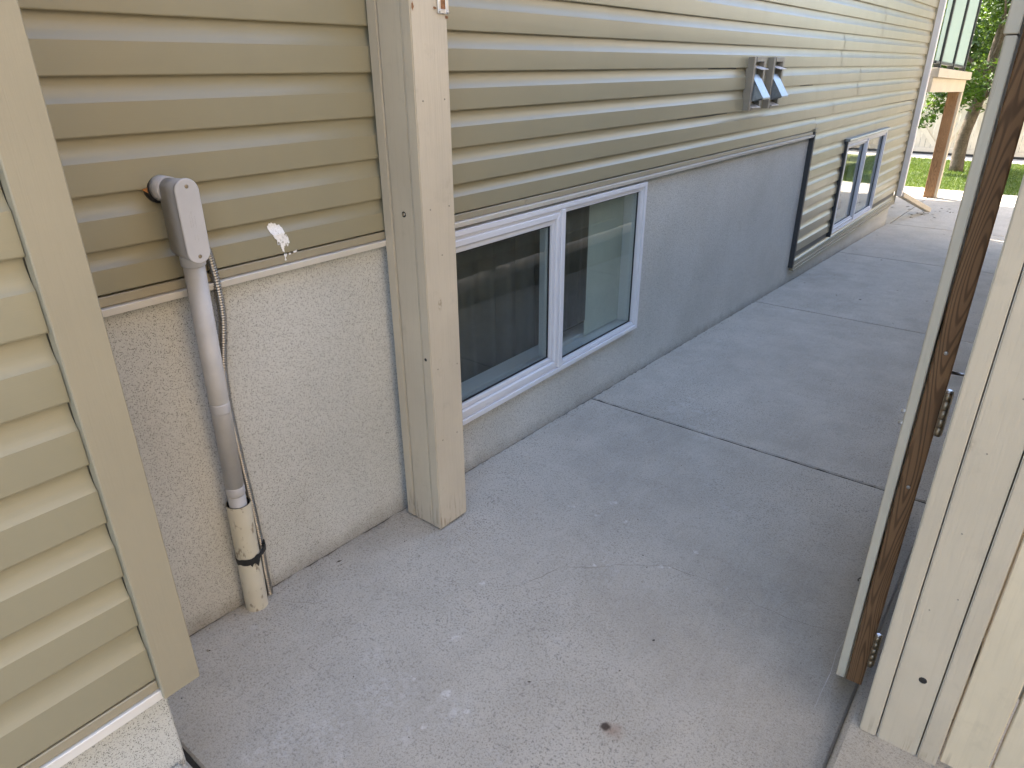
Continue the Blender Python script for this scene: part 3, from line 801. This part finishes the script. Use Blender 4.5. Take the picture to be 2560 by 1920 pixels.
tube('cut_hole', [(-.02, .752, 1.186), (.0022, .754, 1.187)], .0295, 'black', CD, 24)
bm = bmesh.new(); vs = [bm.verts.new(c) for c in ((.0028, .713, 1.1925), (.0030, .732, 1.196), (.0028, .733, 1.177), (.0026, .724, 1.184))]; bm.faces.new(vs)
o = bm_obj('sheathing_chip', bm, 'osb', CD); md = o.modifiers.new('t', 'SOLIDIFY'); md.thickness = .001
# corrugated cable
CB = root('flex_cable', (.0, .82, -.04), 'corrugated steel flexible cable running down the stucco beside the conduit', 'cable')
cpts = [Vector(c) for c in [(.030, .806, 1.075), (.022, .822, 1.045), (.012, .834, 1.00), (.006, .841, .93), (.0, .842, .86), (-.006, .833, .79), (-.012, .824, .72), (-.013, .819, .60), (-.012, .822, .45), (-.008, .826, .30), (-.004, .826, .16), (-.004, .824, .06), (-.006, .827, -.045)]]
def catmull(P, step):
    out = []
    for i in range(len(P) - 1):
        p0, p1, p2, p3 = P[max(i - 1, 0)], P[i], P[i + 1], P[min(i + 2, len(P) - 1)]
        n = max(2, int((p2 - p1).length / step))
        for k in range(n):
            t = k / n
            out.append(.5 * ((2 * p1) + (p2 - p0) * t + (2 * p0 - 5 * p1 + 4 * p2 - p3) * t * t + (3 * p1 - p0 - 3 * p2 + p3) * t ** 3))
    out.append(P[-1]); return out
cl = catmull(cpts, .0017)
tube('armour', cl, [.0098 + .0014 * math.cos(i / 4 * 2 * math.pi) for i in range(len(cl))], 'steel', CB, 12)
# black tape tying cable to sleeve
TP = root('black_tape', (.01, .78, .15), 'torn black tape tying the flexible cable to the cream sleeve', 'tape')
bm = bmesh.new()
N = 46; loopv = []
for i in range(N):
    a = 2 * math.pi * i / N
    ex = .0335 + (.0335 * max(0, math.cos(a - R(108))) ** 8)
    cx, cyy = ax(.16) + ex * math.cos(a), CY + .002 + ex * math.sin(a)
    zo = .006 * noise.noise(Vector((a * 1.2, 3, 0))); hh = .011 + .006 * noise.noise(Vector((a * 2.1, 7, 1)))
    loopv.append((bm.verts.new((cx, cyy, .158 + zo - hh)), bm.verts.new((cx * 1.0 + .001 * math.cos(a), cyy + .001 * math.sin(a), .158 + zo)), bm.verts.new((cx, cyy, .158 + zo + hh))))
for i in range(N):
    a, b = loopv[i], loopv[(i + 1) % N]
    for k in (0, 1): bm.faces.new((a[k], b[k], b[k + 1], a[k + 1])).smooth = True
bmesh.ops.recalc_face_normals(bm, faces=list(bm.faces))
bm_obj('wrap', bm, 'black', TP)
bm = bmesh.new()
for (a, w, dz) in ((.15, .012, -.02), (.9, .009, -.016), (-.35, .008, -.012)):
    e = .0352; c = Vector((ax(.16) + e * math.cos(a), CY + .002 + e * math.sin(a), .152)); tdir = Vector((-math.sin(a), math.cos(a), 0))
    vv = [bm.verts.new(c + tdir * w), bm.verts.new(c - tdir * w * .6), bm.verts.new(c + tdir * .2 * w + Vector((0, 0, dz)))]; bm.faces.new(vv)
bm_obj('torn_end', bm, 'black', TP)

# white splash on the siding
bm = bmesh.new()
def sdf(y, z):
    best = 9
    for (y0_, z0_, r0_), (y1_, z1_, r1_) in (((1.025, 1.056, .010), (1.043, 1.050, .010)), ((1.024, 1.052, .009), (1.036, 1.015, .006)), ((1.046, 1.045, .009), (1.062, 1.012, .004)), ((1.040, 1.040, .009), (1.047, 1.006, .004)), ((1.043, 1.010, .004), (1.0475, .966, .0015)), ((1.062, .981, .0022), (1.090, .985, .001)), ((1.058, 1.012, .003), (1.060, .996, .001))):
        A = Vector((y0_, z0_)); B = Vector((y1_, z1_)); Pq = Vector((y, z)); tt = max(0, min(1, (Pq - A).dot(B - A) / (B - A).length_squared))
        best = min(best, (Pq - A.lerp(B, tt)).length - (r0_ + (r1_ - r0_) * tt))
    return best + .0045 * noise.noise(Vector((y * 170, z * 90, 1.7))) + (.006 if noise.noise(Vector((y * 260, z * 110, 8))) > .28 and z < 1.04 else 0)
def face_x(z):
    if z < .984: return .0030
    pr_ = sorted([(q[1], q[0]) for q in siding_prof(ZK(4) - .984)[:-1]]); zz = z - .984
    for (za, xa), (zb_, xb_) in zip(pr_[:-1], pr_[1:]):
        if za <= zz <= zb_ and zb_ > za: return xa + (xb_ - xa) * (zz - za) / (zb_ - za) + .0022
    return .003
cell = .0014; gv = {}
def gvert(i, j):
    if (i, j) not in gv: gv[(i, j)] = bm.verts.new((face_x(.955 + j * cell), 1.008 + i * cell, .955 + j * cell))
    return gv[(i, j)]
for i in range(66):
    for j in range(86):
        if sdf(1.008 + (i + .5) * cell, .955 + (j + .5) * cell) < 0: bm.faces.new((gvert(i, j), gvert(i + 1, j), gvert(i + 1, j + 1), gvert(i, j + 1)))
o = bm_obj('white_splash', bm, 'splat'); md = o.modifiers.new('t', 'SOLIDIFY'); md.thickness = .0008; md.offset = 0
tag(o, 'dried white splash dripping down the lowest siding course left of the post', 'splash')

# ---------------------------------------------------------------- exhaust vents
def vent(y0, label):
    V = root('exhaust_vent', (0, y0 + .095, 1.19), label, 'vent', 'exhaust vents on the siding')
    y1 = y0 + .19; X = .036
    def bx(n, *b, mat='taupe', bev=.002, par=V): return box(n, b, mat, par, bevel=bev)
    bx('side_bar', -.012, X, y0, y0 + .030, 1.193, 1.4765); bx('side_bar', -.012, X, y1 - .030, y1, 1.193, 1.4765)
    bx('top_bar', -.012, X + .003, y0 + .0305, y1 - .0305, 1.452, 1.478); bx('bottom_bar', -.012, X + .002, y0 + .0305, y1 - .0305, 1.192, 1.210)
    bx('back', -.012, -.004, y0 + .0305, y1 - .0305, 1.211, 1.451, mat='blind', bev=0)
    for zt, pr in ((1.430, .030), (1.2245, .012)):
        bm = bmesh.new(); a, b = y0 + .034, y1 - .034
        hexa(bm, [(.0, a, zt), (.0, b, zt), (X + pr, b, zt - .019), (X + pr, a, zt - .019), (0, a, zt + .003), (0, b, zt + .003), (X + pr, b, zt - .016), (X + pr, a, zt - .016)])
        bmesh.ops.recalc_face_normals(bm, faces=list(bm.faces)); bm_obj('flap', bm, 'white', V)
    # metal hood
    a, b = y0 + .036, y1 - .036
    bm = bmesh.new()
    zt, zb, P = 1.384, 1.262, .098; t = .0015
    hexa(bm, [(X - .02, a, zt), (X - .02, b, zt), (P, b, zb), (P, a, zb), (X - .02, a, zt + t), (X - .02, b, zt + t), (P + t, b, zb), (P + t, a, zb)])
    for yy in (a, b - t):
        w_ = [bm.verts.new(c) for c in ((X - .03, yy, zt), (P, yy, zb), (X - .03, yy, zb - .03), (X - .03, yy + t, zt), (P, yy + t, zb), (X - .03, yy + t, zb - .03))]
        bm.faces.new(w_[:3]); bm.faces.new(w_[3:][::-1])
        for i in range(3): j = (i + 1) % 3; bm.faces.new((w_[i], w_[j], w_[3 + j], w_[3 + i]))
    bmesh.ops.recalc_face_normals(bm, faces=list(bm.faces)); bm_obj('hood', bm, 'galv', V)
    bm = bmesh.new(); add_box(bm, P - .004, P + .002, a - .001, b + .001, zb - .008, zb + .001); bm_obj('hood_lip', bm, 'galv', V)
vent(4.215, 'nearer of the two taupe vents with bent metal hood on the siding')
vent(4.535, 'farther of the two taupe vents with bent metal hood on the siding')

# ---------------------------------------------------------------- downspout
DS = root('downspout', (.03, 9.61, -.35), 'white downspout at the far house corner with cream ground extension', 'downspout')
bm = bmesh.new()
for i in range(2): add_box(bm, .001, .066, 9.575, 9.66, .05 + i * .72, .05 + (i + 1) * .72 - .002 if i == 0 else 5.1)
bm_obj('pipe', bm, 'downspout', DS, bevel=.006, seg=2)
box('elbow', (.003, .064, 9.577, 9.658, -.02, .048), 'downspout', DS, bevel=.006)
def oriented_box(bm, p0, p1, w, h):
    d = (p1 - p0).normalized(); s = d.cross(Vector((0, 0, 1))).normalized(); u = s.cross(d)
    hexa(bm, [p0 - s * w / 2 - u * h / 2, p0 + s * w / 2 - u * h / 2, p0 + s * w / 2 + u * h / 2, p0 - s * w / 2 + u * h / 2, p1 - s * w / 2 - u * h / 2, p1 + s * w / 2 - u * h / 2, p1 + s * w / 2 + u * h / 2, p1 - s * w / 2 + u * h / 2])
    bmesh.ops.recalc_face_normals(bm, faces=list(bm.faces))
bm = bmesh.new(); oriented_box(bm, Vector((.045, 9.64, .0)), Vector((.235, 10.72, -.33)), .075, .06)
bm_obj('extension', bm, 'cream_h', DS, bevel=.006)

# ---------------------------------------------------------------- deck with glass railing
DK = root('deck', (-1.5, 11, -.4), 'raised deck behind the house with black framed frosted glass railing', 'deck')
DX = .10; dsl = lambda y: -.026 * (y - 9.6)
def dbox(name, x0, x1, y0, y1, z0, z1, mat, par=DK, bevel=.003):
    bm = bmesh.new()
    hexa(bm, [(x0, y0, z0 + dsl(y0)), (x1, y0, z0 + dsl(y0)), (x1, y1, z0 + dsl(y1)), (x0, y1, z0 + dsl(y1)), (x0, y0, z1 + dsl(y0)), (x1, y0, z1 + dsl(y0)), (x1, y1, z1 + dsl(y1)), (x0, y1, z1 + dsl(y1))])
    bmesh.ops.recalc_face_normals(bm, faces=list(bm.faces)); return bm_obj(name, bm, mat, par, bevel=bevel)
dbox('floor', -5, DX - .05, 9.7, 12.42, 1.33, 1.36, 'cream_h')
dbox('beam', DX - .045, DX, 9.68, 12.42, 1.145, 1.30, 'cream_h')
dbox('fascia', DX - .05, DX + .045, 9.68, 12.46, 1.302, 1.40, 'cream_h')
dbox('end_beam', -5, DX - .05, 12.375, 12.42, 1.145, 1.30, 'cream_h')
box('post', (-.07, .068, 12.24, 12.375, -.40, 1.075), 'cedar', DK, bevel=.006)
box('post_board', (.070, .105, 12.25, 12.37, -.398, 1.07), 'cream', DK, bevel=.003)
box('post', (-4.8, -4.66, 12.24, 12.375, -.40, 1.075), 'cedar', DK, bevel=.006)
ys = [9.98, 10.98, 12.0]
for i, y in enumerate(ys):
    rp_ = dbox('railing_post', DX - .07, DX + .002, y - .03, y + .03, 1.405, 2.46, 'blackmetal')
    dbox('foot', DX - .07, DX + .02, y - .05, y + .05, 1.402, 1.412, 'blackmetal', rp_)
for z in (1.445, 2.44): dbox('railing_rail', DX - .043, DX - .008, 9.7, 12.0, z, z + .03, 'blackmetal')
for a, b in ((9.70, 9.948), (10.012, 10.948), (11.012, 11.968)): dbox('glass_panel', DX - .029, DX - .022, a, b, 1.478, 2.438, 'frost', bevel=0)

# ---------------------------------------------------------------- lawn, tree, far fence
sheet('lawn', [-9, -1, 1, 9], [13.26, 15, 17.5], lambda x, y: -.405, 'soil')
sheet('gravel_path', [-9, 9], [17.5, 18.45], lambda x, y: -.398, 'gravel')
bm = bmesh.new()
for i in range(42000):
    x = random.uniform(-2.4, 1.9); y = random.uniform(13.2, 17.55)
    h = random.uniform(.025, .06); a = random.uniform(0, 6.28); w = random.uniform(.004, .009)
    dx, dy = math.cos(a) * w, math.sin(a) * w; lx, ly = random.gauss(0, .02), random.gauss(0, .02)
    vs = [bm.verts.new((x - dx, y - dy, -.407)), bm.verts.new((x + dx, y + dy, -.407)), bm.verts.new((x + lx, y + ly, -.407 + h))]; bm.faces.new(vs)
g = bm_obj('grass', bm, 'grassm'); tag(g, 'sunlit mown lawn grass behind the house', 'grass', kind='stuff')

def leaf_cloud(bm, clumps, n, size):
    tot = sum(c[1] ** 2 for c in clumps)
    for c, r in clumps:
        for i in range(int(n * r * r / tot)):
            d = Vector((random.gauss(0, 1), random.gauss(0, 1), random.gauss(0, 1))).normalized()
            p = c + d * r * (random.random() ** .45) * Vector((1, 1, .75)).length / 1.6
            nrm = (Vector((random.gauss(0, .6), random.gauss(0, .6), 1)) + d * .4).normalized()
            a = nrm.orthogonal().normalized(); a.rotate(Matrix.Rotation(random.uniform(0, 6.28), 3, nrm)); b = nrm.cross(a)
            s = size * random.uniform(.6, 1.35)
            v = [bm.verts.new(p - a * s), bm.verts.new(p + b * s * .42 + nrm * s * .08), bm.verts.new(p + a * s), bm.verts.new(p - b * s * .42 + nrm * s * .08)]
            bm.faces.new(v)
def tree(name, trunk, rads, limbs, clumps, n, size, label, lm, trunkmat='bark'):
    T = root(name, trunk[0], label, 'tree')
    bm = bmesh.new()
    path = catmull([Vector(q) for q in trunk], .12)
    rr = []
    for i in range(len(path)):
        f = i / (len(path) - 1) * (len(rads) - 1); k = min(int(f), len(rads) - 2); rr.append((rads[k] * (1 - f + k) + rads[k + 1] * (f - k)) * (1 + .07 * noise.noise(path[i] * 5)))
    add_tube(bm, path, rr, 14)
    for pts, r0 in limbs:
        pp = catmull([Vector(q) for q in pts], .15); add_tube(bm, pp, [r0 * (1 - .75 * i / (len(pp) - 1)) for i in range(len(pp))], 8)
    bmesh.ops.recalc_face_normals(bm, faces=list(bm.faces))
    bm_obj('trunk', bm, trunkmat, T)
    bm = bmesh.new(); leaf_cloud(bm, clumps, n, size)
    bm_obj('crown', bm, lm, T)
    return T
tc = []
rng = random.Random(3)
for i in range(70):
    a = rng.uniform(0, 6.28); rr_ = 2.0 * math.sqrt(rng.random()); z = rng.uniform(1.05, 4.2)
    k = 1 - abs((z - 2.5) / 2.6) ** 2
    tc.append((Vector((.2 + rr_ * math.cos(a) * max(.3, k), 15.7 + rr_ * math.sin(a) * max(.3, k), z)), rng.uniform(.28, .5)))
tc += [(Vector((-.75, 15.2, .55)), .20), (Vector((-.55, 15.1, .75)), .22), (Vector((-.62, 15.3, .98)), .25), (Vector((-.35, 15.2, .72)), .16), (Vector((-.2, 15.1, .95)), .22), (Vector((-.9, 15.3, .42)), .13)]
tree('tree', [(-.10, 15.7, -.42), (-.12, 15.7, -.1), (-.115, 15.7, .25), (-.05, 15.7, .7), (.0, 15.7, 1.1), (.03, 15.72, 1.8), (.1, 15.7, 2.8)], [.125, .10, .092, .085, .075, .06, .04],
     [([(-.02, 15.7, .85), (.15, 15.7, 1.0), (.5, 15.6, 1.5), (.9, 15.5, 2.1)], .045), ([(0, 15.7, 1.2), (-.3, 15.6, 1.5), (-.8, 15.4, 1.9)], .04), ([(-.02, 15.7, 1.0), (-.25, 15.4, 1.05), (-.6, 15.2, .9), (-.8, 15.2, .6)], .016), ([(.02, 15.7, 1.5), (.1, 15.4, 2.0), (.0, 15.0, 2.6)], .03)],
     tc, 30000, .052, 'leafy lawn tree with leaning grey brown trunk', 'leaf')
for i, (x, y, lab) in enumerate([(-2.6, 22.5, 'leafy tree beyond the far fence behind the deck railing'), (1.6, 23.5, 'leafy tree beyond the far fence right of the lawn tree'), (-.6, 26.5, 'tall leafy tree farthest behind the lawn tree')]):
    cl_ = [(Vector((x + rng.gauss(0, 1.0), y + rng.gauss(0, .8), rng.uniform(.6, 5.2 + i * .5))), rng.uniform(.5, .9)) for k in range(40)]
    tree('background_tree', [(x, y, -.5), (x + .1, y, 1), (x, y, 3)], [.16, .13, .08], [([(x, y, 1), (x + .5, y, 2), (x + 1, y, 3)], .06)], cl_, 8500, .13, lab, 'leaf2')
# knot on the trunk
FF = root('far_fence', (-.5, 18.45, -.4), 'cream board fence with lattice top behind the lawn', 'fence')
x = -4.2; i = 0
while x < 3.2:
    wd = .104
    box('board', (x, x + wd, 18.455 + rng.uniform(0, .004), 18.474, -.30, .80), 'cream_f', FF, bevel=.002); x += wd + .006
box('bottom_rail', (-4.2, 3.2, 18.42, 18.454, -.345, -.255), 'cream_f', FF, bevel=.003)
box('bottom_rail', (-4.2, 3.2, 18.45, 18.48, -.42, -.35), 'dark', FF)
box('top_rail', (-4.2, 3.2, 18.42, 18.454, .66, .80), 'cream_f', FF, bevel=.003)
box('cap_rail', (-4.2, 3.2, 18.40, 18.50, .805, .84), 'cream_f', FF, bevel=.003)
box('cap_rail', (-4.2, 3.2, 18.40, 18.50, 1.12, 1.16), 'cream_f', FF, bevel=.003)
def brace(x0, z0, x1, z1, w=.10):
    bm = bmesh.new(); d = Vector((x1 - x0, 0, z1 - z0)).normalized(); s = Vector((-d.z, 0, d.x)) * w / 2
    P = [Vector((x0, 0, z0)) - s, Vector((x1, 0, z1)) - s, Vector((x1, 0, z1)) + s, Vector((x0, 0, z0)) + s]
    hexa(bm, [p + Vector((0, 18.425, 0)) for p in P] + [p + Vector((0, 18.4535, 0)) for p in P])
    bmesh.ops.recalc_face_normals(bm, faces=list(bm.faces)); bm_obj('brace', bm, 'cream_f', FF, bevel=.003)
brace(-1.45, .42, -.90, -.24); brace(-.33, .60, -.78, -.22); brace(-.28, .60, .25, -.22)
bm = bmesh.new()
x = -4.2
while x < 3.2: add_box(bm, x, x + .035, 18.445, 18.452, .842, 1.118); x += .085
for z in (.862, .945, 1.03): add_box(bm, -4.2, 3.2, 18.4535, 18.460, z, z + .035)
o = bm_obj('lattice', bm, 'cream_f', FF); o['kind'] = 'stuff'
for xx in (-3.0, -1.55, .35, 2.2): box('post', (xx, xx + .09, 18.48, 18.57, -.42, 1.2), 'cream_f', FF, bevel=.003)

# ---------------------------------------------------------------- litter
bm = bmesh.new()
def scrap(p, s, tw=False):
    a = random.uniform(0, 6.28); d = Vector((math.cos(a), math.sin(a), 0)); e = Vector((-d.y, d.x, 0)); w = s * (random.uniform(.08, .2) if tw else random.uniform(.3, .7))
    z = Vector((0, 0, 1))
    v = [bm.verts.new(p - d * s + z * .001), bm.verts.new(p + e * w + z * (.002 + s * .3 * random.random())), bm.verts.new(p + d * s + z * (.001 + s * .4 * random.random())), bm.verts.new(p - e * w + z * (.0015))]
    bm.faces.new((v[0], v[1], v[2])); bm.faces.new((v[0], v[2], v[3]))
def on(x, y): return Vector((x, y, gz(y)))
for i in range(70): scrap(on(random.uniform(0, 1.45), random.uniform(.5, 6)), random.uniform(.0015, .004))
for i in range(34): scrap(on(random.uniform(.02, 1.1), random.uniform(5, 9.5)), random.uniform(.005, .014))
for i in range(34): scrap(on(.34 + random.gauss(0, .22), 10.9 + random.gauss(0, .3)), random.uniform(.012, .035))
for i in range(10): scrap(on(.1 + random.gauss(0, .1), 10.2 + random.gauss(0, .3)), random.uniform(.01, .03))
for u, v, s in [(848, 1405, .011), (853, 1413, .008), (878, 1484, .012), (1048, 1391, .006), (1012, 1354, .004), (2145, 1452, .014), (2150, 1447, .012), (1323, 1706, .006), (1634, 1602, .006), (1549, 1678, .004), (522, 1628, .007), (455, 1718, .005)]:
    scrap(px_ground(u, v), s, s > .009)
o = bm_obj('leaf_litter', bm, 'litter'); tag(o, 'scattered dry leaf scraps and twigs on the concrete', 'litter', kind='stuff')
bm = bmesh.new()
for i in range(420):
    y = random.uniform(.5, 5.5) if i % 3 else random.gauss(1.3, .12); x = -.02 + abs(random.gauss(0, .02)) + (.0 if i % 5 else random.uniform(0, .4)); s = random.uniform(.0008, .0028)
    bmesh.ops.create_icosphere(bm, subdivisions=1, radius=s, matrix=Matrix.Translation((x, y, gz(y) + s * .5)))
for u, v, s in [(520, 1627, .004), (455, 1746, .003), (722, 1466, .0025), (1345, 1408, .003), (1093, 1551, .0028), (1099, 1553, .0025)]:
    p = px_ground(u, v); bmesh.ops.create_icosphere(bm, subdivisions=1, radius=s, matrix=Matrix.Translation(p + Vector((0, 0, s * .5))))
o = bm_obj('grit', bm, 'grit'); tag(o, 'loose sand and pebbles along the foot of the wall', 'grit', kind='stuff')

# ---------------------------------------------------------------- two unseen sunlit houses across the fence, added to bounce warm light
def bounce_neighbour(x0, y0, y1, h, label, wins, wm='bounce_neighbour'):
    NH = root('bounce_neighbour_house', (x0 + 3, (y0 + y1) / 2, -.4), label, 'house')
    box('wall', (x0, x0 + 6.5, y0, y1, -.6, h), wm, NH, bevel=.01)
    box('roof', (x0 - .45, x0 + 7, y0 - .4, y1 + .4, h + .01, h + .2), 'roof', NH, bevel=.02)
    for y in wins:
        w_ = ring('window', (x0 - .04, x0 - .002, y, y + 1.4, 1.4, 2.6), .07, 'white', NH)
        box('pane', (x0 - .03, x0 - .01, y + .071, y + 1.329, 1.471, 2.529), 'dark', w_)
bounce_neighbour(5.6, 6.8, 18, 5.6, 'pale sided house added out of view beyond the side fence to bounce warm sunlight', (8.6, 12.4))
bounce_neighbour(4.2, -2.0, 2.6, 5.4, 'warm tan house added out of frame behind the right hand fence panel to bounce sunlight', (-1.2, .9))
